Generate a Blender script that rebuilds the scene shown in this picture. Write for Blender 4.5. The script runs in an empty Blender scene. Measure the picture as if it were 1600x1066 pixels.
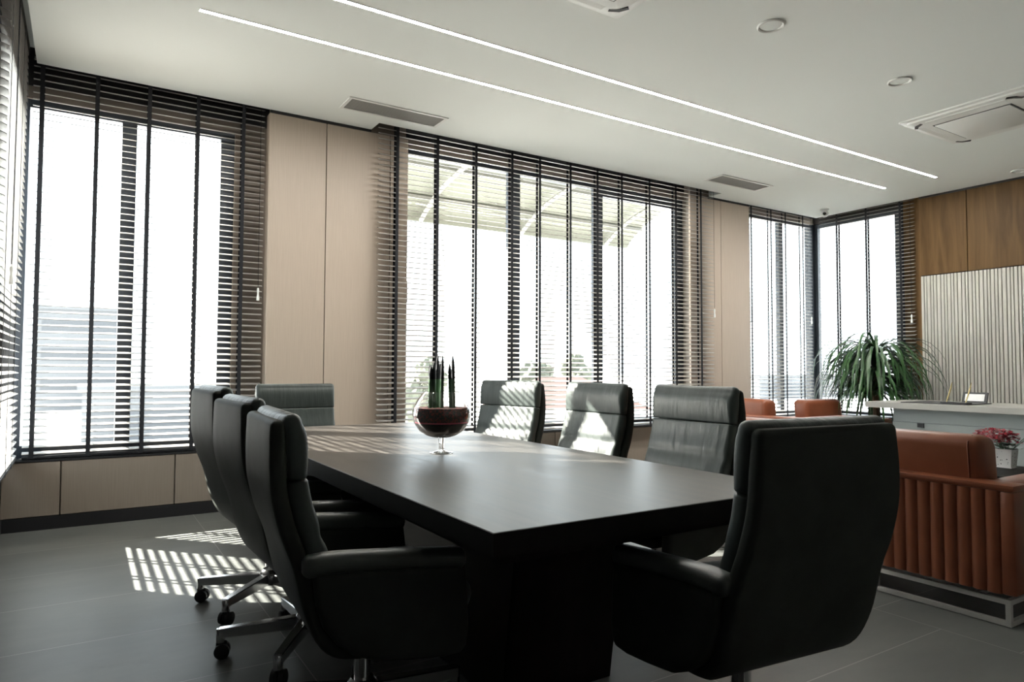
import bpy, bmesh, math, random
from mathutils import Vector, Matrix
random.seed(7)
S = bpy.context.scene
COL = S.collection
PI = math.pi

# ------------------------------------------------------------------ camera
cam_d = bpy.data.cameras.new('camera'); cam = bpy.data.objects.new('camera', cam_d); COL.objects.link(cam)
yaw, pit, rol = math.radians(32.24), math.radians(2.298), math.radians(-0.209)
fw = Vector((math.sin(yaw)*math.cos(pit), math.cos(yaw)*math.cos(pit), math.sin(pit)))
rt = Vector((math.cos(yaw), -math.sin(yaw), 0)); dn = -rt.cross(fw)
rt2 = rt*math.cos(rol) + dn*math.sin(rol); dn2 = -rt*math.sin(rol) + dn*math.cos(rol)
m3 = Matrix((rt2, -dn2, -fw)).transposed()
cam.matrix_world = Matrix.Translation((0, 0, 1.15)) @ m3.to_4x4()
cam_d.sensor_width = 36.0; cam_d.lens = 36.0*1062/1600; cam_d.clip_end = 2000; cam_d.clip_start = 0.02
S.camera = cam

# ------------------------------------------------------------------ world, sun, exposure
W = bpy.data.worlds.new('world'); S.world = W; W.use_nodes = True
bg = W.node_tree.nodes['Background']; bg.inputs[0].default_value = (0.86, 0.94, 1.0, 1); bg.inputs[1].default_value = 2.1
sun_d = bpy.data.lights.new('sun', 'SUN'); sun = bpy.data.objects.new('sun', sun_d); COL.objects.link(sun)
sun_d.energy = 30.0; sun_d.angle = math.radians(0.6); sun_d.color = (1.0, 0.93, 0.84)
sun.rotation_euler = Vector((1.0, -1.09, -0.835)).to_track_quat('-Z', 'Y').to_euler()
sun.location = (-8, 12, 9)
S.view_settings.view_transform = 'Standard'; S.view_settings.look = 'None'
S.view_settings.gamma = 1.0; S.view_settings.use_curve_mapping = False
S.view_settings.exposure = 1.5
LED_POWER = 56.0
S.cycles.max_bounces = 10; S.cycles.diffuse_bounces = 6; S.cycles.transparent_max_bounces = 24
S.cycles.use_denoising = True

# ------------------------------------------------------------------ materials
def lin(c):
    return tuple((x/12.92 if x <= 0.04045 else ((x+0.055)/1.055)**2.4) for x in [v/255 for v in c])
def mat(name, col, rough=0.5, metal=0.0, spec=0.5, **k):
    m = bpy.data.materials.new(name); m.use_nodes = True
    b = m.node_tree.nodes['Principled BSDF']
    b.inputs['Base Color'].default_value = (*col, 1); b.inputs['Roughness'].default_value = rough
    b.inputs['Metallic'].default_value = metal; b.inputs['Specular IOR Level'].default_value = spec
    for kk, v in k.items(): b.inputs[kk].default_value = v
    return m
def nodes(m):
    nt = m.node_tree
    def N(t, **k):
        n = nt.nodes.new(t)
        for a, v in k.items():
            if a.startswith('i_'): n.inputs[int(a[2:])].default_value = v
            else: setattr(n, a, v)
        return n
    return nt, N, nt.nodes['Principled BSDF'], nt.links.new
def noise_mat(name, c1, c2, scale=(1, 1, 1), nscale=5.0, detail=4, rough=0.5, bump=0.0, bscale=None, rough2=None, metal=0.0, spec=0.5, lo=0.3, hi=0.7, bdist=0.002):
    m = mat(name, c1, rough, metal, spec); nt, N, B, L = nodes(m)
    tc = N('ShaderNodeTexCoord'); mp = N('ShaderNodeMapping'); mp.inputs['Scale'].default_value = scale
    L(tc.outputs['Object'], mp.inputs[0])
    nz = N('ShaderNodeTexNoise'); nz.inputs['Scale'].default_value = nscale; nz.inputs['Detail'].default_value = detail
    L(mp.outputs[0], nz.inputs['Vector'])
    cr = N('ShaderNodeValToRGB'); cr.color_ramp.elements[0].position = lo; cr.color_ramp.elements[1].position = hi
    cr.color_ramp.elements[0].color = (*c1, 1); cr.color_ramp.elements[1].color = (*c2, 1)
    L(nz.outputs['Fac'], cr.inputs[0]); L(cr.outputs[0], B.inputs['Base Color'])
    if rough2 is not None:
        mr = N('ShaderNodeMapRange'); mr.inputs['To Min'].default_value = rough; mr.inputs['To Max'].default_value = rough2
        L(nz.outputs['Fac'], mr.inputs[0]); L(mr.outputs[0], B.inputs['Roughness'])
    if bump:
        n2 = N('ShaderNodeTexNoise'); n2.inputs['Scale'].default_value = bscale or nscale*4; n2.inputs['Detail'].default_value = 3
        L(mp.outputs[0], n2.inputs['Vector'])
        bp = N('ShaderNodeBump'); bp.inputs['Strength'].default_value = bump; bp.inputs['Distance'].default_value = bdist
        L(n2.outputs['Fac'], bp.inputs['Height']); L(bp.outputs[0], B.inputs['Normal'])
    return m

M = {}
M['ceiling'] = mat('ceiling_paint', (0.86, 0.90, 0.88), 0.75)
M['wall'] = mat('painted_wall', (0.62, 0.61, 0.57), 0.7)
M['beige'] = noise_mat('beige_panel', (0.46, 0.38, 0.31), (0.505, 0.42, 0.345), (60, 60, 1.5), 3, 3, rough=0.42)
M['darkwall'] = mat('charcoal_wall', (0.045, 0.045, 0.046), 0.7)
M['beigeshade'] = noise_mat('shaded_beige_panel', (0.235, 0.195, 0.16), (0.265, 0.222, 0.182), (60, 60, 1.5), 3, 3, rough=0.5)  # the beige panel again, with the shade below the sills painted in
M['black'] = mat('black_trim', (0.012, 0.012, 0.014), 0.45)
M['frame'] = mat('navy_window_frame', (0.018, 0.024, 0.034), 0.4)
M['slat'] = mat('taupe_slat', (0.315, 0.298, 0.282), 0.36)
M['tape'] = mat('black_tape', (0.010, 0.011, 0.015), 0.8)
M['headrail'] = mat('dark_headrail', (0.05, 0.045, 0.042), 0.5)
M['white'] = mat('white_plastic', (0.78, 0.79, 0.77), 0.4)
M['leather'] = noise_mat('grey_leather', (0.038, 0.041, 0.037), (0.047, 0.050, 0.046), (1, 1, 1), 9, 3, rough=0.55, spec=0.04, bump=0.25, bscale=220, bdist=0.0008)
M['leather_soft'] = noise_mat('grey_leather_soft', (0.044, 0.055, 0.052), (0.058, 0.070, 0.066), (1, 5, 0.8), 5, 2, rough=0.45, spec=0.4, bump=0.5, bscale=4.5, bdist=0.014)
M['leather_gloss'] = noise_mat('grey_leather_sheen', (0.050, 0.057, 0.053), (0.064, 0.072, 0.068), (1, 1, 1), 9, 3, rough=0.42, spec=0.5, bump=0.25, bscale=220, bdist=0.0008)
M['chrome'] = mat('chrome', (0.62, 0.62, 0.63), 0.18, 1.0)
M['steel'] = mat('brushed_steel', (0.60, 0.59, 0.57), 0.32, 0.4)
M['rubber'] = mat('black_rubber', (0.015, 0.015, 0.016), 0.5)
M['tan'] = noise_mat('cognac_leather', (0.190, 0.056, 0.024), (0.240, 0.074, 0.034), (1, 1, 1), 6, 4, rough=0.40, bump=0.3, bscale=160, bdist=0.001)
M['grille'] = mat('grey_mesh', (0.30, 0.30, 0.285), 0.6)
M['lens'] = mat('black_lens', (0.01, 0.01, 0.01), 0.1)
M['desk'] = noise_mat('grey_desk', (0.30, 0.295, 0.275), (0.36, 0.355, 0.33), (1, 1, 1), 3, 4, rough=0.5)
M['deskpanel'] = noise_mat('grey_desk_panel', (0.22, 0.245, 0.245), (0.25, 0.275, 0.275), (1, 1, 1), 2, 4, rough=0.5)
M['fluted'] = mat('fluted_cream', (0.50, 0.485, 0.44), 0.6)
M['back'] = mat('dark_backing', (0.02, 0.018, 0.016), 0.8)
M['gold'] = mat('gold', (0.85, 0.68, 0.34), 0.22, 1.0)
M['paper'] = mat('white_paper', (0.85, 0.85, 0.84), 0.6)
M['leaf'] = noise_mat('strap_leaf', (0.014, 0.055, 0.017), (0.04, 0.10, 0.030), (1, 1, 1), 7, 2, rough=0.38)
M['stem'] = mat('woody_stem', (0.18, 0.13, 0.08), 0.8)
M['soil'] = noise_mat('soil', (0.02, 0.014, 0.01), (0.05, 0.035, 0.025), (1, 1, 1), 60, 3, rough=0.9)
M['pot'] = mat('white_pot', (0.75, 0.74, 0.72), 0.35)
M['red'] = noise_mat('crimson_petal', (0.25, 0.004, 0.018), (0.40, 0.010, 0.035), (1, 1, 1), 40, 2, rough=0.5)
M['succulent'] = mat('succulent_leaf', (0.05, 0.105, 0.05), 0.4)
M['tip'] = mat('black_dyed_tip', (0.006, 0.007, 0.012), 0.6)
M['sandblack'] = noise_mat('black_sand', (0.008, 0.006, 0.008), (0.022, 0.014, 0.016), (1, 1, 1), 150, 2, rough=0.7)
M['sandred'] = noise_mat('red_brown_gravel', (0.06, 0.042, 0.036), (0.36, 0.055, 0.045), (1, 1, 1), 120, 2, rough=0.7, bump=0.6, bscale=150, bdist=0.004, lo=0.45, hi=0.68)
M['sandpink'] = mat('pink_sand', (0.85, 0.12, 0.2), 0.7)
M['silver'] = mat('silver_rail', (0.6, 0.6, 0.6), 0.3, 1.0)
M['ground'] = noise_mat('pale_ground', (0.76, 0.765, 0.76), (0.84, 0.845, 0.84), (1, 1, 1), 0.08, 4, rough=0.9)
M['roofred'] = noise_mat('red_roof_tile', (0.046, 0.021, 0.018), (0.052, 0.025, 0.021), (1, 1, 1), 2, 4, rough=0.8)
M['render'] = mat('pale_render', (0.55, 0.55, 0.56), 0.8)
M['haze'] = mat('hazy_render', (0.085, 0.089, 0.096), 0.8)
M['glassdark'] = mat('house_window', (0.070, 0.074, 0.081), 0.5, 0, 0.1)
M['tree'] = noise_mat('tree_foliage', (0.068, 0.074, 0.052), (0.080, 0.086, 0.064), (1, 1, 1), 3, 4, rough=0.8)
M['trunk'] = mat('tree_trunk', (0.2, 0.16, 0.12), 0.9)
M['sheet'] = mat('cream_sheet', (0.085, 0.087, 0.066), 0.6)
M['rib'] = mat('white_steel', (0.15, 0.15, 0.135), 0.5)

def wood(name, c1, c2, stretch, rough=0.4, scale=2.2):
    m = mat(name, c1, rough); nt, N, B, L = nodes(m)
    tc = N('ShaderNodeTexCoord'); mp = N('ShaderNodeMapping'); mp.inputs['Scale'].default_value = stretch
    L(tc.outputs['Object'], mp.inputs[0])
    nz = N('ShaderNodeTexNoise'); nz.inputs['Scale'].default_value = scale; nz.inputs['Detail'].default_value = 8; nz.inputs['Distortion'].default_value = 0.6
    L(mp.outputs[0], nz.inputs['Vector'])
    cr = N('ShaderNodeValToRGB'); cr.color_ramp.elements[0].position = 0.3; cr.color_ramp.elements[1].position = 0.72
    cr.color_ramp.elements[0].color = (*c1, 1); cr.color_ramp.elements[1].color = (*c2, 1)
    L(nz.outputs['Fac'], cr.inputs[0]); L(cr.outputs[0], B.inputs['Base Color'])
    mr = N('ShaderNodeMapRange'); mr.inputs['To Min'].default_value = rough-0.06; mr.inputs['To Max'].default_value = rough+0.08
    L(nz.outputs['Fac'], mr.inputs[0]); L(mr.outputs[0], B.inputs['Roughness'])
    return m
M['walnut'] = wood('walnut_panel', (0.078, 0.041, 0.014), (0.150, 0.086, 0.034), (6, 6, 0.6), 0.45)
M['walnut'].node_tree.nodes['Principled BSDF'].inputs['Specular IOR Level'].default_value = 0.15
M['tabletop'] = wood('dark_oak_top', (0.024, 0.021, 0.019), (0.085, 0.076, 0.068), (14, 0.7, 14), 0.36)
M['tabletop'].node_tree.nodes['Principled BSDF'].inputs['Specular IOR Level'].default_value = 0.26
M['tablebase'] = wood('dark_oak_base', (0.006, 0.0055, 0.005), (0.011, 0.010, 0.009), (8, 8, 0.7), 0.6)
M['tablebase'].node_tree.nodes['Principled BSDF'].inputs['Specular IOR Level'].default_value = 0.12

# thin clear glass (clear pane with a mirror coat by Fresnel)
def glass_pane():
    m = bpy.data.materials.new('window_glass'); m.use_nodes = True; nt = m.node_tree; nt.nodes.clear()
    o = nt.nodes.new('ShaderNodeOutputMaterial'); t = nt.nodes.new('ShaderNodeBsdfTransparent'); g = nt.nodes.new('ShaderNodeBsdfGlossy')
    f = nt.nodes.new('ShaderNodeLayerWeight'); f.inputs['Blend'].default_value = 0.5; pw = nt.nodes.new('ShaderNodeMath'); pw.operation = 'POWER'; pw.inputs[1].default_value = 5.0; ad = nt.nodes.new('ShaderNodeMath'); ad.operation = 'MULTIPLY_ADD'; ad.inputs[1].default_value = 0.55; ad.inputs[2].default_value = 0.02
    nt.links.new(f.outputs['Facing'], pw.inputs[0]); nt.links.new(pw.outputs[0], ad.inputs[0])
    mx = nt.nodes.new('ShaderNodeMixShader')
    t.inputs[0].default_value = (0.95, 0.97, 0.965, 1); g.inputs['Roughness'].default_value = 0.02
    nt.links.new(ad.outputs[0], mx.inputs[0]); nt.links.new(t.outputs[0], mx.inputs[1]); nt.links.new(g.outputs[0], mx.inputs[2]); nt.links.new(mx.outputs[0], o.inputs[0])
    return m
M['pane'] = glass_pane()
M['recess'] = mat('shaded_recess', (0.22, 0.185, 0.155), 0.6)  # beige wall darkened for the shade behind the blinds
M['glass'] = mat('clear_glass', (1, 1, 1), 0.0, **{'Transmission Weight': 1.0, 'IOR': 1.45})
def emit(name, col, s):
    m = bpy.data.materials.new(name); m.use_nodes = True; nt = m.node_tree; nt.nodes.clear()
    o = nt.nodes.new('ShaderNodeOutputMaterial'); e = nt.nodes.new('ShaderNodeEmission'); e.inputs[0].default_value = (*col, 1); e.inputs[1].default_value = s
    nt.links.new(e.outputs[0], o.inputs[0]); return m
M['led'] = emit('led_diffuser', (1.0, 0.97, 0.90), LED_POWER)

def floor_mat():
    m = mat('grey_stone_tile', (0.1, 0.1, 0.1), 0.3, 0, 0.14); nt, N, B, L = nodes(m)
    tc = N('ShaderNodeTexCoord'); sp = N('ShaderNodeSeparateXYZ'); L(tc.outputs['Object'], sp.inputs[0])
    def math_(op, a, b=None):
        n = N('ShaderNodeMath', operation=op)
        for i, v in enumerate((a, b)):
            if v is None: continue
            if isinstance(v, (int, float)): n.inputs[i].default_value = v
            else: L(v, n.inputs[i])
        return n.outputs[0]
    px, py = 1.2475, 0.605
    cx = math_('DIVIDE', math_('SUBTRACT', sp.outputs[0], 0.755 - 20*px), px)
    ci = math_('FLOOR', cx); par = math_('MODULO', ci, 2.0)
    fx = math_('ABSOLUTE', math_('SUBTRACT', math_('FRACT', math_('ADD', cx, 0.5)), 0.5))
    ry = math_('DIVIDE', math_('SUBTRACT', sp.outputs[1], 2.785 - 20*py), py)
    ry = math_('ADD', ry, math_('MULTIPLY', math_('SUBTRACT', 1.0, par), 0.5))
    fy = math_('ABSOLUTE', math_('SUBTRACT', math_('FRACT', math_('ADD', ry, 0.5)), 0.5))
    gx = math_('LESS_THAN', fx, 0.0018/px); gy = math_('LESS_THAN', fy, 0.0018/py)
    g = math_('MAXIMUM', gx, gy)
    n1 = N('ShaderNodeTexNoise'); n1.inputs['Scale'].default_value = 1.6; n1.inputs['Detail'].default_value = 6; n1.inputs['Roughness'].default_value = 0.6
    mp = N('ShaderNodeMapping'); mp.inputs['Scale'].default_value = (1, 2.2, 1); L(tc.outputs['Object'], mp.inputs[0]); L(mp.outputs[0], n1.inputs['Vector'])
    cr = N('ShaderNodeValToRGB'); cr.color_ramp.elements[0].position = 0.3; cr.color_ramp.elements[1].position = 0.75
    cr.color_ramp.elements[0].color = (0.095, 0.100, 0.097, 1); cr.color_ramp.elements[1].color = (0.150, 0.154, 0.146, 1)
    L(n1.outputs['Fac'], cr.inputs[0])
    mx = N('ShaderNodeMix', data_type='RGBA'); L(g, mx.inputs[0]); L(cr.outputs[0], mx.inputs[6]); mx.inputs[7].default_value = (0.26, 0.255, 0.24, 1)
    L(mx.outputs[2], B.inputs['Base Color'])
    mr = N('ShaderNodeMapRange'); mr.inputs['To Min'].default_value = 0.34; mr.inputs['To Max'].default_value = 0.48
    L(n1.outputs['Fac'], mr.inputs[0]); L(mr.outputs[0], B.inputs['Roughness'])
    bp = N('ShaderNodeBump'); bp.inputs['Strength'].default_value = 0.5; bp.inputs['Distance'].default_value = 0.002; bp.invert = True
    L(g, bp.inputs['Height']); L(bp.outputs[0], B.inputs['Normal'])
    return m
M['floor'] = floor_mat()

# ------------------------------------------------------------------ helpers
def obj(name, bm, m, parent=None, smooth=35):
    me = bpy.data.meshes.new(name)
    bmesh.ops.recalc_face_normals(bm, faces=bm.faces[:])
    bm.to_mesh(me); bm.free()
    me.materials.append(M[m] if isinstance(m, str) else m)
    if smooth:
        me.polygons.foreach_set('use_smooth', [True]*len(me.polygons))
        me.set_sharp_from_angle(angle=math.radians(smooth))
    o = bpy.data.objects.new(name, me); COL.objects.link(o)
    if parent is not None: o.parent = parent
    return o
def tag(o, label=None, cat=None, group=None, kind=None):
    if label: o['label'] = label
    if cat: o['category'] = cat
    if group: o['group'] = group
    if kind: o['kind'] = kind
    return o
def thing(name, label, cat, loc=(0, 0, 0), rz=0, group=None):
    o = bpy.data.objects.new(name, None); COL.objects.link(o); o.empty_display_size = 0.1
    o.location = loc; o.rotation_euler = (0, 0, rz)
    return tag(o, label, cat, group)
def struct(name, bm, m, parent=None, smooth=35):
    o = obj(name, bm, m, parent, smooth)
    if parent is None: o['kind'] = 'structure'
    return o
def dup(root, loc, rz, label, group=None):
    def cp(o, p):
        c = o.copy(); COL.objects.link(c)
        if p is not None: c.parent = p
        for ch in o.children: cp(ch, c)
        return c
    r = cp(root, None); r.location = loc; r.rotation_euler = (0, 0, rz)
    if label: r['label'] = label
    if group: r['group'] = group
    return r
def NB(): return bmesh.new()
def box(bm, x0, x1, y0, y1, z0, z1, r=0.0, seg=2):
    t = bmesh.new() if r else bm
    vs = [t.verts.new((x, y, z)) for x in (x0, x1) for y in (y0, y1) for z in (z0, z1)]
    for f in ((0, 1, 3, 2), (4, 6, 7, 5), (0, 4, 5, 1), (2, 3, 7, 6), (0, 2, 6, 4), (1, 5, 7, 3)):
        t.faces.new([vs[i] for i in f])
    if r:
        bmesh.ops.bevel(t, geom=t.edges[:], offset=r, segments=seg, profile=0.5, affect='EDGES', clamp_overlap=True)
        me = bpy.data.meshes.new('tmp'); t.to_mesh(me); t.free(); bm.from_mesh(me); bpy.data.meshes.remove(me)
    return bm
def prism(bm, pts, a, b, axis='y', r=0.0, seg=2):
    t = bmesh.new() if r else bm
    def mk(p, h): return {'y': (p[0], h, p[1]), 'x': (h, p[0], p[1]), 'z': (p[0], p[1], h)}[axis]
    A = [t.verts.new(mk(p, a)) for p in pts]; B = [t.verts.new(mk(p, b)) for p in pts]
    n = len(pts); fa = t.faces.new(A); fb = t.faces.new(B[::-1])
    for i in range(n): t.faces.new((A[i], A[(i+1) % n], B[(i+1) % n], B[i]))
    if r:
        ed = list({e for f in (fa, fb) for e in f.edges})
        bmesh.ops.recalc_face_normals(t, faces=t.faces[:])
        bmesh.ops.bevel(t, geom=ed, offset=r, segments=seg, profile=0.5, affect='EDGES', clamp_overlap=True)
        me = bpy.data.meshes.new('tmp'); t.to_mesh(me); t.free(); bm.from_mesh(me); bpy.data.meshes.remove(me)
    return bm
def loft(bm, rings, closed_caps=True):
    R = [[bm.verts.new(p) for p in r] for r in rings]; n = len(R[0])
    for a, b in zip(R, R[1:]):
        for i in range(n): bm.faces.new((a[i], a[(i+1) % n], b[(i+1) % n], b[i]))
    if closed_caps: bm.faces.new(R[0]); bm.faces.new(R[-1][::-1])
    return bm
def lathe(bm, prof, n=32, c=(0, 0, 0)):
    R = []
    for r, z in prof:
        R.append([bm.verts.new((c[0]+r*math.cos(2*PI*i/n), c[1]+r*math.sin(2*PI*i/n), c[2]+z)) for i in range(n)] if r > 1e-6 else [bm.verts.new((c[0], c[1], c[2]+z))])
    for a, b in zip(R, R[1:]):
        for i in range(n):
            j = (i+1) % n
            if len(a) == 1 and len(b) == 1: continue
            if len(a) == 1: bm.faces.new((a[0], b[i], b[j]))
            elif len(b) == 1: bm.faces.new((a[i], a[j], b[0]))
            else: bm.faces.new((a[i], a[j], b[j], b[i]))
    return bm
def tube(bm, pts, r, n=8, cap=True):
    pts = [Vector(p) for p in pts]; rings = []; rr = r if isinstance(r, (list, tuple)) else [r]*len(pts)
    up = None
    for i, p in enumerate(pts):
        t = (pts[min(i+1, len(pts)-1)] - pts[max(i-1, 0)]).normalized()
        if up is None:
            up = Vector((0, 0, 1)) if abs(t.z) < 0.9 else Vector((1, 0, 0))
        s = t.cross(up).normalized(); up = s.cross(t).normalized()
        rings.append([p + (s*math.cos(2*PI*k/n) + up*math.sin(2*PI*k/n))*rr[i] for k in range(n)])
    return loft(bm, rings, cap)
def spline(pts, n):
    P = [Vector(p) for p in pts]; P = [P[0]*2-P[1]] + P + [P[-1]*2-P[-2]]; out = []; segs = len(P)-3
    for k in range(n):
        u = k/(n-1)*segs; i = min(int(u), segs-1); t = u-i; a, b, c, d = P[i:i+4]
        out.append(0.5*((2*b) + (c-a)*t + (2*a-5*b+4*c-d)*t*t + (3*b-a-3*c+d)*t**3))
    return out
def slab(bm, path, hw, th, cap=0.02, crown=0.0, n=36, cr=0.9, off=0.0, flip=1, wfun=None, tfun=None, yc=0.0):
    """padded slab following a path in the xz plane, width along y"""
    P = spline([(p[0], p[1], 0) for p in path], n)
    st = []
    for i in range(n):
        t = (P[min(i+1, n-1)] - P[max(i-1, 0)]).normalized(); nn = Vector((t.y, -t.x, 0))*flip
        s = i/(n-1)
        st.append((P[i], t, nn, hw*(wfun(s) if wfun else 1), th/2*(tfun(s) if tfun else 1)))
    def ring(c, nn, a, b):
        r = min(b*cr, a*0.9); pts = []
        for q, (sy, sn) in enumerate(((1, 1), (-1, 1), (-1, -1), (1, -1))):
            for k in range(6):
                ang = PI/2*q + PI/2*k/5
                y = sy*(a-r) + r*math.cos(ang); h = sn*(b-r) + r*math.sin(ang)
                if sn > 0: h += crown*max(0, 1-(y/a)**2)
                pts.append(Vector((c.x + nn.x*(h+off), yc + y, c.y + nn.y*(h+off))))
            if q == 0:
                for k in range(1, 6):
                    y = (a-r)*(1-2*k/6); h = b + crown*max(0, 1-(y/a)**2); pts.append(Vector((c.x+nn.x*(h+off), yc+y, c.y+nn.y*(h+off))))
            if q == 2:
                for k in range(1, 6):
                    y = -(a-r)*(1-2*k/6); h = -b; pts.append(Vector((c.x+nn.x*(h+off), yc+y, c.y+nn.y*(h+off))))
        return pts
    rings = []; K = 5
    for e in (0, -1):
        c, t, nn, a, b = st[e]; rc = min(cap[e] if isinstance(cap, tuple) else cap, b*0.95); lst = []
        for k in range(1, K):
            an = PI/2*k/K
            lst.append(ring(c + t*(-1 if e == 0 else 1)*rc*math.sin(an), nn, a-rc*(1-math.cos(an)), b-rc*(1-math.cos(an))))
        if e == 0: rings = lst[::-1]; tail = None
        else: tail = lst
    for c, t, nn, a, b in st: rings.append(ring(c, nn, a, b))
    rings += tail
    return loft(bm, rings)

# ------------------------------------------------------------------ room shell
YF, XR, XL, H = 5.86, 8.85, -0.46, 3.32
ob = struct('floor', box(NB(), -0.62, 9.3, -3.2, 6.14, -0.12, 0.0), 'floor')
bm = NB()
box(bm, -0.33, XR, -3.0, 5.66, H, 3.47); box(bm, -0.33, 2.17, 5.66, YF, H, 3.47); box(bm, 6.62, XR, 5.66, YF, H, 3.47)
box(bm, -0.62, 9.3, -3.2, 6.14, 3.47, 3.6)
ceiling = struct('ceiling', bm, 'ceiling')
bm = NB(); box(bm, -0.62, 9.3, -3.2, -3.0, 0, 3.47); struct('wall_back', bm, 'wall')
# left wall with its window opening
bm = NB(); box(bm, -0.62, XL, -3.0, 4.82, 0, 3.47); box(bm, -0.62, XL, 4.82, 6.14, 0, 0.48); box(bm, -0.62, XL, 4.82, 6.14, 2.92, 3.47); box(bm, -0.62, -0.42, 5.99, 6.14, 0.48, 3.10)
struct('wall_left', bm, 'darkwall')
# window wall: core and panels
bm = NB()
box(bm, XL, 9.3, YF+0.03, 6.14, 0, 0.48)
box(bm, 1.03, 1.30, 5.98, 6.14, 0.48, 3.10); box(bm, 1.30, 2.52, YF+0.02, 6.14, 0.48, 3.47)
box(bm, 6.30, 7.37, YF+0.02, 6.14, 0.48, 3.47); box(bm, 7.37, 7.50, 5.98, 6.14, 0.48, 3.26)
box(bm, XL, 1.30, 5.98, 6.14, 3.10, 3.47); box(bm, 2.52, 6.30, 5.98, 6.14, 3.26, 3.47); box(bm, 7.37, 9.3, 5.98, 6.14, 3.26, 3.47)
box(bm, -0.62, 9.3, 6.0, 6.14, 3.6, 4.7)
wf = struct('wall_front', bm, 'recess')
g = 0.004
for x0, x1 in ((1.28, 1.765), (1.765, 2.36), (2.36, 2.54), (6.28, 6.84), (6.84, 7.39)):
    struct('wall_panel', box(NB(), x0+g, x1-g, YF, YF+0.025, 0.49, 3.295, 0.002, 1), 'beige', wf)
for x0, x1 in ((1.28, 1.30), (7.37, 7.39)):
    struct('wall_panel', box(NB(), x0, x1, YF+0.004, 5.985, 0.49, 3.295), 'beige', wf)
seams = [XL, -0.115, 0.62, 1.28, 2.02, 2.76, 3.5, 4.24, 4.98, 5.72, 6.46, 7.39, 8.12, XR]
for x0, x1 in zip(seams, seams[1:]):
    struct('lower_panel', box(NB(), x0+g, x1-g, YF, YF+0.032, 0.095, 0.475, 0.002, 1), 'beigeshade', wf)
struct('trim_1', box(NB(), 1.285, 2.17, YF-0.003, YF+0.02, 3.296, 3.32), 'black')
struct('trim_2', box(NB(), 6.62, 7.385, YF-0.003, YF+0.02, 3.296, 3.32), 'black')
struct('trim_3', box(NB(), XL, 9.2, YF-0.004, 6.0, 0.478, 0.490), 'black')
struct('lintel_dark_1', box(NB(), XL, 1.30, 5.970, 5.982, 3.19, 3.47), 'black')  # black strips added to darken the upper lintels behind the blinds
struct('lintel_dark_2', box(NB(), 2.30, 6.50, 5.970, 5.982, 3.345, 3.47), 'black')
struct('lintel_dark_3', box(NB(), 7.37, 8.97, 5.970, 5.982, 3.345, 3.47), 'black')
struct('pocket_dark', box(NB(), 2.17, 6.62, 5.663, YF+0.02, 3.458, 3.469), 'black')  # black sheet added to darken the ceiling of the blind pocket
struct('baseboard_front', box(NB(), XL, XR, YF-0.006, YF+0.03, 0, 0.092), 'black')
struct('baseboard_left', box(NB(), XL, XL+0.012, -3.0, YF-0.006, 0, 0.092), 'black')
# right wall
bm = NB(); box(bm, XR+0.02, 9.3, -3.0, 4.44, 0, 3.47); box(bm, 8.97, 9.3, 4.44, 4.74, 0, 3.47); box(bm, 8.97, 9.3, 4.74, 6.14, 0, 0.48); box(bm, 8.97, 9.3, 4.74, 5.98, 3.26, 3.47)
wr = struct('wall_right', bm, 'back')
for y0, y1 in ((3.90, 4.44), (2.86, 3.90), (1.82, 2.86), (0.78, 1.82), (-0.26, 0.78), (-1.3, -0.26), (-3.0, -1.3)):
    struct('wall_panel', box(NB(), XR-0.004, XR+0.022, y0+g, y1-g, 2.325, 3.295, 0.002, 1), 'walnut', wr)
struct('side_panel', box(NB(), XR, 8.99, 4.435, 4.46, 0.0, 3.45), 'walnut', wr)
struct('recess_panel', box(NB(), 8.955, 8.972, 4.46, 4.74, 0.0, 3.45), 'walnut', wr)
bm = NB(); y = 4.43; k = 0
while y > 1.0:
    w = (0.030, 0.024, 0.034, 0.026, 0.030, 0.038)[k % 6]; k += 1
    box(bm, XR-0.012, XR+0.02, y-w, y, 0.0, 2.315, 0.003, 1); y -= w+0.0085
struct('fluted_panel', bm, 'fluted', wr)
struct('fluted_panel', box(NB(), XR-0.008, XR+0.02, -3.0, 1.0, 0, 2.315), 'fluted', wr)
struct('trim_4', box(NB(), XR-0.006, XR+0.02, -3.0, 4.44, 3.296, 3.32), 'black')
struct('trim_5', box(NB(), 8.9, 9.2, 4.74, 6.0, 0.478, 0.490), 'black')

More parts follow.
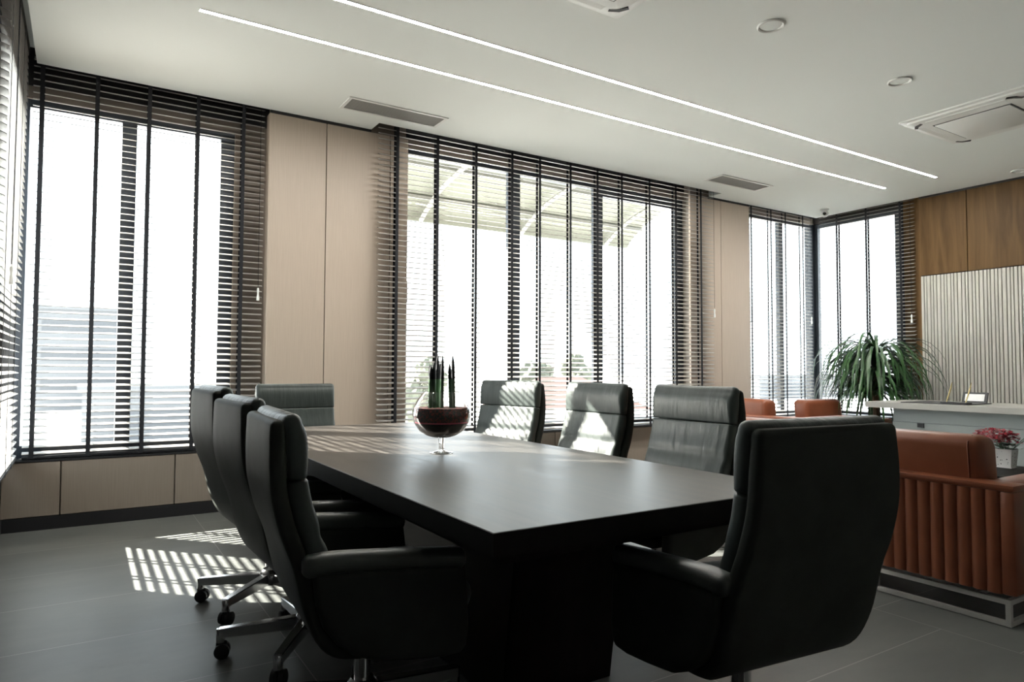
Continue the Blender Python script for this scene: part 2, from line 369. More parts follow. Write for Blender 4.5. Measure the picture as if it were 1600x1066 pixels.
# windows -------------------------------------------------------------------
def window(name, along, fixed, a0, a1, z0, z1, mull, fr=(0.06, 0.06), top=0.06, bot=0.09, handle=None, tops=None):
    """frame lies along x ('x') at y=fixed or along y ('y') at x=fixed"""
    bm = NB(); d = 0.03
    def bx(u0, u1, w0, w1, dd=d):
        if along == 'x': box(bm, u0, u1, fixed-dd, fixed+dd, w0, w1)
        else: box(bm, fixed-dd, fixed+dd, u0, u1, w0, w1)
    bx(a0, a0+fr[0], z0, z1); bx(a1-fr[1], a1, z0, z1)
    e = [a0+fr[0]] + [v for m_ in mull for v in m_] + [a1-fr[1]]
    for m0, m1 in mull: bx(m0, m1, z0, z1)
    for i in range(0, len(e), 2):
        tp = tops[i//2] if tops else top; bx(e[i], e[i+1], z1-tp, z1, d-0.002); bx(e[i], e[i+1], z0, z0+bot, d-0.002)
    w = struct(name, bm, 'frame')
    for i in range(0, len(e), 2):
        p = NB()
        if along == 'x': box(p, e[i]-0.005, e[i+1]+0.005, fixed-0.003, fixed+0.003, z0+bot-0.005, z1-top+0.005)
        else: box(p, fixed-0.003, fixed+0.003, e[i]-0.005, e[i+1]+0.005, z0+bot-0.005, z1-top+0.005)
        struct('pane', p, 'pane', w)
    if handle:
        hx, hz = handle; h = NB()
        tube(h, [(hx, fixed-d, hz-0.1), (hx, fixed-d-0.045, hz-0.1), (hx, fixed-d-0.045, hz+0.1), (hx, fixed-d, hz+0.1)], 0.008, 6)
        obj('handle', h, 'black', w)
    return w
window('window_1', 'x', 6.03, -0.42, 1.03, 0.49, 3.10, [(0.215, 0.315)], (0.05, 0.105))
window('window_2', 'x', 6.03, 2.52, 6.30, 0.49, 3.26, [(3.74, 3.88), (4.89, 5.01)], (0.07, 0.14), handle=(2.575, 1.87), tops=(0.06, 0.06, 0.13))
window('window_3', 'x', 6.03, 7.50, 9.06, 0.49, 3.26, [(8.19, 8.27)], (0.07, 0.20), handle=(7.545, 1.88))
window('window_4', 'y', 9.03, 4.74, 6.00, 0.49, 3.26, [], (0.09, 0.06))
window('window_5', 'y', -0.53, 4.82, 5.99, 0.48, 2.92, [], (0.05, 0.05))

# ------------------------------------------------------------------ blinds
def blind(label, loc, rz, L, tapes, cord=None, ztop=3.43, zbot=0.495, tz=1.72, thick=1.0):
    root = thing('venetian_blind', label, 'blind', loc, rz, 'venetian blinds at the windows')
    bm = NB(); pitch = 0.048; ti = math.radians(15.5); hw = 0.0245
    z = zbot+0.04; c, s = math.cos(ti)*hw, math.sin(ti)*hw
    while z < ztop-0.06:
        # slightly crowned slat, room edge lower
        pr = [(-c, z-s), (0, z+0.0042), (c, z+s)]
        R = []
        for (yy, zz) in pr: R.append((yy, zz+0.0018))
        for (yy, zz) in pr[::-1]: R.append((yy, zz-0.0018))
        loft(bm, [[Vector((x, yy, zz)) for yy, zz in R] for x in (0.0, L)])
        z += pitch
    obj('slats', bm, 'slat', root, 60)
    obj('headrail', box(NB(), 0, L, -0.026, 0.026, ztop-0.05, ztop), 'headrail', root)
    obj('bottom_rail', box(NB(), 0, L, -0.025, 0.025, zbot, zbot+0.02, 0.004, 2), 'black', root)
    for tx in tapes:
        bm = NB(); w = 0.014*thick
        box(bm, tx-w, tx+w, -0.0285, -0.0273, zbot, ztop-0.05); box(bm, tx-w, tx+w, 0.0273, 0.0285, zbot, ztop-0.05)
        obj('ladder_tape', bm, 'tape', root)
    if cord is not None:
        cd = obj('pull_cord', tube(NB(), [(cord, -0.036, ztop-0.04), (cord, -0.036, tz+0.06)], 0.0018, 6), 'tape', root)
        bm = NB(); lathe(bm, [(0, 0.05), (0.007, 0.048), (0.010, 0.03), (0.007, 0.0), (0.012, -0.03), (0.012, -0.055), (0, -0.058)], 12, (cord, -0.036, tz))
        tag(obj('tassel', bm, 'white', cd), 'white plastic cord tassel')
    return root
blind('dark venetian blind at the two-pane window left of the beige column', (-0.35, 5.92, 0), 0, 1.60, [0.055, 0.395, 0.74, 1.085, 1.43], 1.565, tz=1.76)
blind('dark venetian blind on the side wall at the edge of the photo, seen edge-on', (-0.40, 4.50, 0), PI/2, 1.36, [0.10, 0.5, 0.9, 1.28], 0.345, tz=1.68)
blind('venetian blind next to the wide beige column, with the D-shaped window handle behind it', (2.21, 5.765, 0), 0, 1.545, [0.17, 0.575, 0.99, 1.405])
blind('narrow middle venetian blind of the wide window, with three black tapes', (3.765, 5.765, 0), 0, 1.10, [0.19, 0.585, 0.955])
blind('venetian blind of the wide window beside the narrow beige column', (4.875, 5.765, 0), 0, 1.70, [0.195, 0.615, 1.04, 1.465], 1.685, tz=1.84)
blind('venetian blind in the far room corner, on the window-wall side', (7.42, 5.92, 0), 0, 1.38, [0.05, 0.46, 0.77, 1.16], 1.33, tz=1.85)
blind('venetian blind in the far room corner, hanging beside the walnut wall', (8.91, 5.84, 0), -PI/2, 1.30, [0.27, 0.69, 1.14], 1.27, tz=1.80)

# ------------------------------------------------------------------ ceiling fittings
def linear_light(label, x0, x1, y):
    r = thing('linear_light', label, 'ceiling light', (x0, y, H), 0, 'recessed light lines in the ceiling')
    L = x1-x0; bm = NB()
    for yy in (-0.017, 0.014): box(bm, -0.003, L+0.003, yy, yy+0.003, -0.004, 0.0)
    for xx in (-0.003, L): box(bm, xx, xx+0.003, -0.014, 0.014, -0.004, 0.0)
    obj('frame', bm, 'white', r); obj('diffuser', box(NB(), 0, L, -0.014, 0.014, -0.003, -0.0005), 'led', r)
linear_light('long white light line in the ceiling, the one closer to the windows', 0.547, 8.06, 4.435)
linear_light('long white light line in the ceiling, the one farther from the windows', 0.60, 8.08, 3.865)
def slot_diffuser(label, x0, y0):
    r = thing('slot_diffuser', label, 'air vent', (x0, y0, H), 0, 'slot vents in the ceiling')
    L, D = 0.88, 0.27; bm = NB()
    box(bm, 0, L, 0, 0.025, -0.008, 0); box(bm, 0, L, D-0.025, D, -0.008, 0); box(bm, 0, 0.025, 0.025, D-0.025, -0.008, 0); box(bm, L-0.025, L, 0.025, D-0.025, -0.008, 0)
    obj('frame', bm, 'white', r)
    bm = NB(); box(bm, 0.025, L-0.025, 0.025, D-0.025, -0.002, -0.0005)
    for k in range(14): yy = 0.03+k*(D-0.06)/13; box(bm, 0.025, L-0.025, yy-0.003, yy+0.003, -0.0035, -0.002)
    obj('grille', bm, 'grille', r)
slot_diffuser('white framed slot vent in the ceiling in front of the wide beige column', 1.755, 5.22)
slot_diffuser('white framed slot vent in the ceiling in front of the narrow beige column', 5.98, 5.09)
def cassette(label, cx, cy):
    r = thing('air_conditioner', label, 'air conditioner', (cx, cy, H), 0, 'ceiling cassette air conditioners')
    h = 0.49; bm = NB()
    # sloping outer face with rounded corners
    def rr(a, rad, z, n=6):
        return [Vector((sx*(a-rad)+rad*math.cos(q*PI/2+PI/2*k/n), sy*(a-rad)+rad*math.sin(q*PI/2+PI/2*k/n), z)) for q, (sx, sy) in enumerate(((1, 1), (-1, 1), (-1, -1), (1, -1))) for k in range(n+1)]
    loft(bm, [rr(h, 0.02, 0), rr(h, 0.02, -0.012), rr(h-0.035, 0.05, -0.016), rr(h-0.04, 0.05, -0.03), rr(h-0.13, 0.03, -0.045), rr(0.30, 0.02, -0.046)])
    obj('fascia', bm, 'white', r)
    obj('intake_grille', box(NB(), -0.285, 0.285, -0.285, 0.285, -0.056, -0.045, 0.004, 2), 'white', r)
    for a in range(4):
        b2 = NB(); box(b2, -0.30, 0.30, 0.345, 0.415, -0.044, -0.034, 0.004, 1)
        o = obj('louver', b2, 'white', r); o.rotation_euler = (0, 0, a*PI/2)
        b3 = NB(); prism(b3, [(-0.405, 0.345), (-0.375, 0.405), (-0.32, 0.435), (-0.305, 0.415), (-0.35, 0.385), (-0.385, 0.335)], -0.044, -0.036, 'z')
        o = obj('outlet', b3, 'black', r); o.rotation_euler = (0, 0, a*PI/2)
        b4 = NB(); box(b4, -0.297, 0.297, 0.286, 0.297, -0.049, -0.0455)
        o = obj('gap_line', b4, 'black', r); o.rotation_euler = (0, 0, a*PI/2)
    return r
c1 = cassette('square white cassette air conditioner in the ceiling above the sofas', 6.50, 2.69)
dup(c1, (2.25, 2.65, H), 0, 'square white cassette air conditioner cut off by the top of the photo', 'ceiling cassette air conditioners')
def downlight(label, x, y):
    r = thing('ceiling_speaker', label, 'ceiling speaker', (x, y, H), 0, 'round fittings in the ceiling')
    bm = NB(); lathe(bm, [(0.070, 0), (0.082, 0), (0.084, -0.006), (0.078, -0.012), (0.068, -0.008), (0.066, -0.002)], 32)
    obj('ring', bm, 'white', r)
    obj('cover', lathe(NB(), [(0, -0.006), (0.05, -0.005), (0.068, -0.002), (0.068, 0), (0, 0)], 32), M['ceiling'], r)
downlight('round white ceiling fitting nearest the top edge, between the two air conditioners', 3.62, 2.69)
downlight('round white ceiling fitting close beside the square air conditioner above the sofas', 5.14, 2.70)
downlight('round white ceiling fitting near the walnut wall at the photo edge', 8.56, 3.24)
r = thing('security_camera', 'small white dome security camera on the ceiling in the far corner', 'security camera', (8.45, 5.47, H))
obj('base', lathe(NB(), [(0, 0), (0.055, 0), (0.058, -0.012), (0.05, -0.022), (0, -0.022)], 24), 'white', r)
obj('ball', lathe(NB(), [(0, -0.018), (0.03, -0.02), (0.048, -0.045), (0.05, -0.065), (0.04, -0.092), (0.02, -0.105), (0, -0.108)], 24), 'white', r)
bm = NB(); lathe(bm, [(0, 0), (0.026, 0), (0.028, -0.006), (0.024, -0.012), (0, -0.016)], 20)
o = obj('lens', bm, 'lens', r); o.scale = (0.8, 0.8, 0.8); o.location = (-0.040, -0.026, -0.068); o.rotation_euler = Vector((0.80, 0.52, 0.2)).to_track_quat('Z', 'Y').to_euler()

# ------------------------------------------------------------------ conference table
TX0, TX1, TY0, TY1 = 0.85, 2.075, 1.43, 4.66
r = thing('conference_table', 'long dark wood conference table with the leather chairs around it', 'table', ((TX0+TX1)/2, (TY0+TY1)/2, 0))
hx, hy = (TX1-TX0)/2, (TY1-TY0)/2
obj('tabletop', box(NB(), -hx+0.003, hx-0.003, -hy+0.003, hy-0.003, 0.690, 0.750, 0.001, 1), 'tabletop', r)
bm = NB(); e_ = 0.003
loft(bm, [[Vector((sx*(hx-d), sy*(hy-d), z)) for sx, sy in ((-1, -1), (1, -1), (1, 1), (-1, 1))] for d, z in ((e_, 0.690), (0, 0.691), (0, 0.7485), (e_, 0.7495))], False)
tag(obj('edge_shade', bm, 'tablebase', r), 'painted shade around the table edge')  # dark strip added for the shade on the tabletop edges
obj('apron', box(NB(), -hx+0.05, hx-0.05, -hy+0.05, hy-0.05, 0.655, 0.690), 'tablebase', r)
for s in (-1, 1):
    pts = [(s*0.55, 0), (s*1.05, 0), (s*1.15, 0.655), (s*0.75, 0.655)]
    obj('pedestal', prism(NB(), pts, -0.24, 0.24, 'x', 0.006, 1), 'tablebase', r)
obj('stretcher', box(NB(), -0.05, 0.05, -0.62, 0.62, 0.12, 0.5), 'tablebase', r)

# ------------------------------------------------------------------ office chairs
def make_chair():
    root = thing('office_chair', 'grey leather office chair', 'chair', (0, 0, 0))
    # outer shell: back sweeping under the seat
    prof = [(-0.312, 0.985), (-0.313, 0.90), (-0.308, 0.80), (-0.284, 0.70), (-0.249, 0.605), (-0.214, 0.47), (-0.165, 0.375), (-0.085, 0.338), (0.05, 0.32), (0.20, 0.308)]
    def wf(s): return 1.0 - 0.03*max(0, 1-s/0.12) + 0.055*(3*min(1, s/0.45)**2 - 2*min(1, s/0.45)**3) - 0.34*max(0, (s-0.55)/0.45)**1.6
    obj('backrest', slab(NB(), prof, 0.263, 0.046, 0.02, n=44, cr=0.8, flip=-1, wfun=wf), 'leather', root)
    hp = [(-0.259, 0.850), (-0.264, 0.915), (-0.268, 0.965), (-0.276, 0.998)]
    obj('headrest', slab(NB(), hp, 0.261, 0.064, (0.010, 0.030), crown=0.012, n=18, cr=0.85, flip=-1, tfun=lambda s: 0.80+0.28*math.sin(PI*min(1, s*1.15))), 'leather_soft', root)
    bp = [(-0.160, 0.50), (-0.186, 0.57), (-0.218, 0.67), (-0.246, 0.76), (-0.2575, 0.828)]
    def tf(s):
        q = (s-0.50)/0.06
        return (0.86+0.18*math.sin(PI*s))*(1-0.24*math.exp(-q*q))
    obj('back_cushion', slab(NB(), bp, 0.259, 0.066, (0.028, 0.010), crown=0.010, n=40, cr=0.85, flip=-1, tfun=tf), 'leather_soft', root)
    sp = [(-0.160, 0.438), (-0.06, 0.434), (0.08, 0.440), (0.20, 0.444), (0.24, 0.43)]
    obj('seat', slab(NB(), sp, 0.244, 0.110, 0.04, crown=0.012, n=30, cr=0.7, flip=-1), 'leather_soft', root)
    out = [(-0.225, 0.60), (-0.214, 0.50), (-0.192, 0.435), (-0.155, 0.385), (-0.11, 0.350), (-0.05, 0.322), (0.06, 0.306), (0.16, 0.296), (0.212, 0.299), (0.232, 0.318), (0.240, 0.37), (0.236, 0.48), (0.226, 0.56)]
    for s in (-1, 1):
        a, b = sorted((s*0.246, s*0.308))
        ar = obj('armrest', prism(NB(), out, a, b, 'y', 0.022, 3), 'leather', root)
        pp = [(-0.232, 0.606), (-0.16, 0.608), (0.03, 0.594), (0.17, 0.580), (0.208, 0.576)]
        obj('arm_pad', slab(NB(), pp, 0.035, 0.052, 0.022, crown=0.006, n=20, cr=0.75, flip=-1, yc=s*0.276), 'leather_gloss', ar)
    bm = NB(); hubx = 0.0
    lathe(bm, [(0, 0.315), (0.075, 0.315), (0.075, 0.29), (0.030, 0.275), (0.026, 0.13), (0, 0.13)], 20, (hubx, 0, 0))
    obj('gas_column', bm, 'chrome', root)
    obj('hub', lathe(NB(), [(0, 0.085), (0.045, 0.085), (0.052, 0.10), (0.05, 0.140), (0.036, 0.158), (0, 0.158)], 24, (hubx, 0, 0)), 'chrome', root)
    for k in range(5):
        an = 2*PI*k/5; bm = NB()
        rings = []
        for q in range(7):
            t = q/6; x = 0.03+0.31*t; w = 0.021-0.004*t; zt = 0.140-0.024*t; zb = zt-(0.050-0.016*t)
            rings.append([Vector((x, -w, zb)), Vector((x, w, zb)), Vector((x, w, zt-0.004)), Vector((x, w*0.82, zt)), Vector((x, -w*0.82, zt)), Vector((x, -w, zt-0.004))])
        loft(bm, rings)
        lathe(bm, [(0, 0.1145), (0.015, 0.1140), (0.017, 0.110), (0.017, 0.062), (0, 0.062)], 14, (0.335, 0, 0))
        lg = obj('leg', bm, 'chrome', root); lg.location = (hubx, 0, 0); lg.rotation_euler = (0, 0, an+math.radians(4))
        bm = NB()
        for sy in (-1, 1):
            R = []
            for yy, rr in ((0.006, 0.022), (0.009, 0.029), (0.024, 0.029), (0.028, 0.022)):
                R.append([Vector((0.328+rr*math.cos(2*PI*i/18), sy*yy, 0.0295+rr*math.sin(2*PI*i/18))) for i in range(18)])
            loft(bm, R)
        box(bm, 0.310, 0.352, -0.007, 0.007, 0.02, 0.066, 0.004, 1)
        obj('caster', bm, 'rubber', lg)
    return root
chairs = [
    # x, y, facing, label
    (0.785, 2.14, math.radians(-4), 'dark grey leather office chair nearest the camera at left, its armrest in full view'),
    (0.81, 2.84, math.radians(2), 'dark grey leather office chair seen from behind, between its two neighbours on the left'),
    (0.81, 3.515, math.radians(3), 'dark grey leather office chair at the left, closest to the low beige window panels'),
    (1.33, 4.93, math.radians(-92), 'grey leather office chair at the table end in front of the wide beige column'),
    (2.36, 4.10, math.radians(196), 'grey leather office chair facing the glass goblet, with sun stripes up to its top'),
    (2.43, 3.30, math.radians(180), 'grey leather office chair with sun stripes only on its lower back, between two others'),
    (2.43, 2.50, math.radians(180), 'grey leather office chair facing the table, with wrinkled back and no sun stripes'),
    (1.675, 1.375, math.radians(84), 'big dark leather office chair in the foreground with its back to the camera'),
]
proto = make_chair()
CH = []
for i, (x, y, a, lb) in enumerate(chairs):
    if i == 0: c = proto; c.location = (x, y, 0); c.rotation_euler = (0, 0, a); c['label'] = lb; c['group'] = 'leather chairs around the conference table'
    else: c = dup(proto, (x, y, 0), a, lb, 'leather chairs around the conference table')
    CH.append(c)
def lift(c, dz, spin=0, arm=0):
    for ch in c.children:
        n = ch.name.split('.')[0]
        if n in ('backrest', 'headrest', 'back_cushion', 'seat', 'gas_column'): ch.location.z += dz
        if n == 'armrest': ch.location.z += dz+arm
        if n == 'leg': ch.rotation_euler.z += math.radians(spin)
for i, (dz, sp_, ad) in enumerate(((0, 0, 0), (0.016, 14, 0), (0.04, 0, -0.02), (0.005, 20, -0.03), (0.04, 30, -0.065), (0.04, 10, -0.065), (0.04, 50, -0.065), (0, 25, 0))): lift(CH[i], dz, sp_, ad)
for k in (4, 5, 6): CH[k].scale = (1.0, 1.07, 1.0)
CH[3].scale = (1.0, 1.10, 1.0); CH[3].location.x += 0.02

# ------------------------------------------------------------------ goblet with snake plant on the table
VX, VY, VZ = 1.438, 2.90, 0.7505
r = thing('glass_goblet', 'large clear glass goblet on a short stem standing on the conference table', 'glass vase', (VX, VY, VZ))
outer = [(0.070, 0.083), (0.105, 0.105), (0.128, 0.140), (0.137, 0.178), (0.132, 0.215), (0.115, 0.250), (0.095, 0.275), (0.084, 0.287)]
bowl = [(0.0, 0.070), (0.018, 0.071), (0.042, 0.074)] + outer + [(0.0825, 0.288)] + [(a-0.0022, b) for a, b in outer[::-1]] + [(0.04, 0.078), (0, 0.076)]
obj('bowl', lathe(NB(), bowl, 48), 'glass', r, 60)
obj('stem', lathe(NB(), [(0, 0.0695), (0.016, 0.0695), (0.013, 0.050), (0.011, 0.030), (0.014, 0.0145), (0, 0.0145)], 24), 'glass', r)
obj('foot', lathe(NB(), [(0, 0.014), (0.016, 0.013), (0.035, 0.006), (0.055, 0.003), (0.055, 0.0), (0, 0)], 40), 'glass', r)
def rad(z):
    P = [(0.0, 0.076), (0.04, 0.078)] + outer
    for (r0, z0), (r1, z1) in zip(P, P[1:]):
        if z0 <= z <= z1: return (r0+(r1-r0)*(z-z0)/(z1-z0)) - 0.0045
    return 0.08
def layer(name, label, z0, z1, m, bumpy=0):
    prof = [(0, z0)] + [(rad(z0+(z1-z0)*k/10), z0+(z1-z0)*k/10) for k in range(11)] + [(0, z1)]
    if z0 < 0.085: prof = [(0, z0)] + [(max(rad(z0+(z1-z0)*k/14), 0.002), z0+(z1-z0)*k/14) for k in range(15)] + [(0, z1)]
    o = obj(name, lathe(NB(), prof, 40, (VX, VY, VZ)), m)
    return tag(o, label, 'sand', None, 'stuff')
layer('black_sand', 'black sand filling the bottom of the glass goblet', 0.082, 0.143, 'sandblack')
layer('pink_sand', 'thin pink sand line in the glass goblet', 0.1432, 0.1488, 'sandpink')
layer('gravel', 'red and brown gravel on top of the pink line in the goblet', 0.149, 0.2125, 'sandred')
r = thing('snake_plant', 'cluster of upright cylindrical snake plant spears with black tips in the goblet', 'plant', (VX, VY, VZ+0.2125))
rv = Vector((0.846, -0.533, 0)); dv = Vector((0.533, 0.846, 0))
for bx_, tx, dep, h in ((-0.050, -0.060, 0.01, 0.205), (-0.036, -0.036, -0.025, 0.215), (-0.026, -0.022, 0.012, 0.252), (-0.010, -0.013, 0.03, 0.215), (0.002, 0.005, -0.02, 0.246), (0.046, 0.034, 0.01, 0.208), (0.064, 0.052, -0.012, 0.244), (-0.058, -0.048, -0.03, 0.20)):
    b = rv*bx_*0.9 + dv*dep; t = rv*tx + dv*dep*1.2 + Vector((0, 0, h))
    d = (t-b); k = 0.135/h
    n = 6; sp = obj('spear', tube(NB(), [b + d*k*i/n for i in range(n+1)], [0.0085]*(n+1), 12), 'succulent', r)
    pts = [b + d*(k+(1-k)*i/8) for i in range(9)]
    o = obj('tip', tube(NB(), pts, [0.0087, 0.0087, 0.0087, 0.0085, 0.0081, 0.0074, 0.006, 0.004, 0.0012], 12), 'tip', sp)
    o['label'] = 'black dyed spear tip'

# ------------------------------------------------------------------ cognac sofas
def sofa(label, loc, rz, L, D, cush, group, zr=0.635, ctop=0.20, seats=2, arm=0.17):
    """local: x along the back (0..L), back outer face at y=0, seat opens to +y"""
    r = thing('leather_sofa', label, 'sofa', loc, rz, group)
    bt = 0.13; z0 = 0.145; p = 0.06
    def fluted(bm, x0, x1, y_out, y_in, zt):
        # channel-tufted outer face as a lofted wavy section
        pts = []; n = max(2, int(round((x1-x0)/p))); w = (x1-x0)/n
        for k in range(n):
            for q in range(8):
                t = q/8; pts.append((x0+w*(k+t), y_out + 0.013*(1-math.sin(PI*t)**0.6)))
        pts.append((x1, y_out+0.013)); pts += [(x1, y_in), (x0, y_in)]
        prism(bm, pts, z0, zt, 'z'); return bm
    bk = obj('back_frame', fluted(NB(), 0.06, L-0.06, 0.0, bt, zr-0.03), 'tan', r, 50)
    obj('corner_pad', box(NB(), 0.0, 0.06, 0.004, arm, z0, zr-0.03, 0.012, 2), 'tan', r); obj('corner_pad', box(NB(), L-0.06, L, 0.004, arm, z0, zr-0.03, 0.012, 2), 'tan', r)
    bm = NB(); box(bm, 0.0, L, 0.0, bt+0.01, zr-0.032, zr, 0.012, 2); obj('top_rail', bm, 'tan', r)
    for s in (0, 1):
        x0 = 0 if s == 0 else L-arm
        bm = NB(); box(bm, x0, x0+arm, bt, D, z0, zr-0.03, 0.012, 2); box(bm, x0, x0+arm, bt+0.005, D, zr-0.032, zr, 0.012, 2); obj('arm', bm, 'tan', r)
    obj('seat_base', box(NB(), arm+0.001, L-arm-0.001, bt+0.001, D-0.02, z0, 0.30, 0.01, 2), 'tan', r)
    sw = (L-2*arm)/seats
    for k in range(seats):
        obj('seat_cushion', box(NB(), arm+sw*k+0.004, arm+sw*(k+1)-0.004, bt+0.02, D, 0.302, 0.43, 0.035, 4), 'tan', r)
    for x0, x1 in cush:
        bm = NB(); box(bm, x0, x1, bt-0.02, bt+0.17, 0.44, zr+ctop, 0.055, 5)
        for v in bm.verts: v.co.y += (v.co.z-0.44)*-0.10
        c = obj('back_cushion', bm, 'tan', r)
        for xx in (x0+0.056, x1-0.056):
            sm = NB()
            z1_ = zr+ctop
            pts = [(xx, bt-0.02-(z-0.44)*0.10-0.001 + (0.055-math.sqrt(max(0, 0.055**2-max(0, z-(z1_-0.055))**2))), z) for z in [0.46+(z1_-0.46)*i/14 for i in range(15)]]
            tube(sm, pts, 0.003, 6)
            obj('piping', sm, 'tan', c)
    f = NB(); b = 0.022; i0, i1, j0, j1 = 0.03, L-0.03, 0.02, D-0.05
    for zz in (0.004, 0.100):
        box(f, i0, i1, j0, j0+b, zz, zz+b); box(f, i0, i1, j1-b, j1, zz, zz+b)
        box(f, i0, i0+b, j0+b, j1-b, zz, zz+b); box(f, i1-b, i1, j0+b, j1-b, zz, zz+b)
    for xx in (i0, i0+0.62*1.0, i1-b-0.6, i1-b):
        for yy in (j0, j1-b): box(f, xx, xx+b, yy, yy+b, 0.026, 0.100)
    for xx in (i0+0.13, L/2, i1-0.16): box(f, xx, xx+b, j0+b, j1-b, 0.1, 0.122)
    obj('base_frame', f, 'steel', r)
    g_ = NB()
    for xx in (i0+0.2, i1-0.2):
        for yy in (j0+0.1, j1-0.1): box(g_, xx-0.02, xx+0.02, yy-0.02, yy+0.02, 0.1215, 0.146)
    obj('foot_block', g_, 'black', r)
    return r
# the sofa with its back to the table: local x runs towards -y
sofa('long cognac leather sofa with channelled back and steel base, its back to the table', (3.50, 3.60, 0), -PI/2, 2.22, 0.88, [(0.19, 1.10), (1.12, 2.06)], 'cognac leather sofas', arm=0.155)
sofa('cognac leather armchair behind the sofa, its back to the grey chairs, partly hidden', (6.00, 5.25, 0), -PI/2, 1.14, 0.80, [(0.02+0.0, 0.62)], 'cognac leather sofas', zr=0.665, ctop=0.165, seats=1)
sofa('cognac leather armchair near the corner windows, facing the room', (7.78, 5.02, 0), PI, 0.95, 0.78, [(0.14, 0.83)], 'cognac leather sofas', zr=0.60, ctop=0.20, seats=1)

# coffee table behind the sofa, with the flower pot
r = thing('coffee_table', 'low coffee table between the sofas, under the red flowers', 'coffee table', (5.70, 2.55, 0))
obj('top', box(NB(), -0.35, 0.35, -0.50, 0.50, 0.385, 0.42, 0.004, 1), 'tablebase', r)
for sx in (-1, 1):
    for sy in (-1, 1): obj('leg', box(NB(), sx*0.31-0.02, sx*0.31+0.02, sy*0.46-0.02, sy*0.46+0.02, 0, 0.385), 'steel', r)
r = thing('flower_pot', 'white patterned pot of crimson flowers behind the near end of the sofa', 'potted flowers', (5.88, 2.36, 0.4205))
bm = NB(); prism(bm, [(-0.05, -0.05), (0.05, -0.05), (0.05, 0.05), (-0.05, 0.05)], 0, 0.004, 'z')
def sq(a, z): return [Vector((x*a, y*a, z)) for x, y in ((-1, -1), (1, -1), (1, 1), (-1, 1))]
loft(bm, [sq(0.046, 0), sq(0.058, 0.14), sq(0.053, 0.14), sq(0.050, 0.12)])
pot = obj('pot', bm, 'pot', r)
bm = NB()
for k in range(46):
    f = random.randrange(4); u = random.uniform(-0.042, 0.042); z = random.uniform(0.012, 0.125); a = 0.0465+0.012*z/0.14; s = random.uniform(0.002, 0.006)
    q = [(u-s, z), (u, z-s*0.7), (u+s, z), (u, z+s)]
    pts = [Vector((uu, -a-0.0008, zz)) for uu, zz in q]
    R = Matrix.Rotation(f*PI/2, 3, 'Z'); bm.faces.new([bm.verts.new(R @ p_) for p_ in pts])
obj('motif', bm, 'back', pot)
obj('soil', box(NB(), -0.049, 0.049, -0.049, 0.049, 0.10, 0.118), 'soil', r)
bm = NB()
for k in range(26):
    a = random.uniform(0, 2*PI); rr = random.uniform(0.02, 0.12); c = Vector((rr*math.cos(a), rr*math.sin(a), 0.14+random.uniform(0, 0.05)))
    d1 = Vector((math.cos(a), math.sin(a), 0.3)).normalized()*random.uniform(0.025, 0.04); d2 = Vector((-math.sin(a), math.cos(a), 0))*0.018
    vs = [bm.verts.new(c+v) for v in (-d1, d2, d1, -d2)]; bm.faces.new(vs)
bmesh.ops.solidify(bm, geom=bm.faces[:], thickness=0.003)
for k in range(18): 
    a = random.uniform(0, 2*PI); rr = random.uniform(0.0, 0.13); tube(bm, [(0.02*math.cos(a), 0.02*math.sin(a), 0.115), (rr*math.cos(a), rr*math.sin(a), 0.22)], 0.0025, 5)
obj('foliage', bm, 'succulent', r)
bm = NB()
for k in range(330):
    a = random.uniform(0, 2*PI); rr = 0.155*math.sqrt(random.random()); zz = 0.255-1.8*rr*rr+random.uniform(-0.035, 0.035)
    c = Vector((rr*math.cos(a)-0.03, rr*math.sin(a)+0.05, zz))
    for q in range(5):
        b_ = 2*PI*q/5+random.random()*0.5; d1 = Vector((math.cos(b_), math.sin(b_), random.uniform(-0.3, 0.6)))*0.017; d2 = Vector((-math.sin(b_), math.cos(b_), 0))*0.0085
        vs = [bm.verts.new(c+v) for v in (Vector((0, 0, 0)), d1*0.6+d2, d1, d1*0.6-d2)]; bm.faces.new(vs)
obj('blossoms', bm, 'red', r)

# ------------------------------------------------------------------ desk and things on it
r = thing('office_desk', 'grey executive desk in front of the fluted wall', 'desk', (7.0, 0, 0))
obj('desktop', box(NB(), 0.0, 0.90, 1.70, 4.10, 0.755, 0.815, 0.003, 1), 'desk', r)
fp = obj('front_panel', box(NB(), 0.10, 0.13, 1.85, 3.86, 0.62, 0.755), 'deskpanel', r)
obj('lower_panel', box(NB(), 0.085, 0.13, 1.85, 3.86, 0.06, 0.618), 'deskpanel', r)
obj('plinth', box(NB(), 0.10, 0.80, 1.87, 3.84, 0.0, 0.06), 'black', r)
for y in (1.85, 3.82): obj('side_panel', box(NB(), 0.131, 0.82, y, y+0.04, 0.06, 0.755), 'deskpanel', r)
obj('socket', box(NB(), 0.072, 0.085, 3.55, 3.61, 0.575, 0.617), 'black', r)
r = thing('desk_pad', 'flat black desk pad under the two gold pens', 'desk pad', (7.30, 3.45, 0.8155))
obj('pad', box(NB(), -0.27, 0.27, -0.30, 0.30, 0, 0.008, 0.003, 1), 'black', r)
r = thing('pen_stand', 'black pen stand base holding two slanted gold pens', 'pen stand', (7.12, 3.27, 0.824))
obj('base', box(NB(), -0.05, 0.05, -0.12, 0.12, 0, 0.016, 0.003, 1), 'black', r)
for y in (0.085, -0.085):
    obj('pen', tube(NB(), [(0, y, 0.012), (0.015, y-0.035, 0.15), (0.02, y-0.045, 0.205)], [0.0055, 0.0065, 0.0025], 10), 'gold', r)
r = thing('picture_frame', 'small black frame with a white card standing on the grey desk', 'picture frame', (7.55, 3.30, 0.8155))
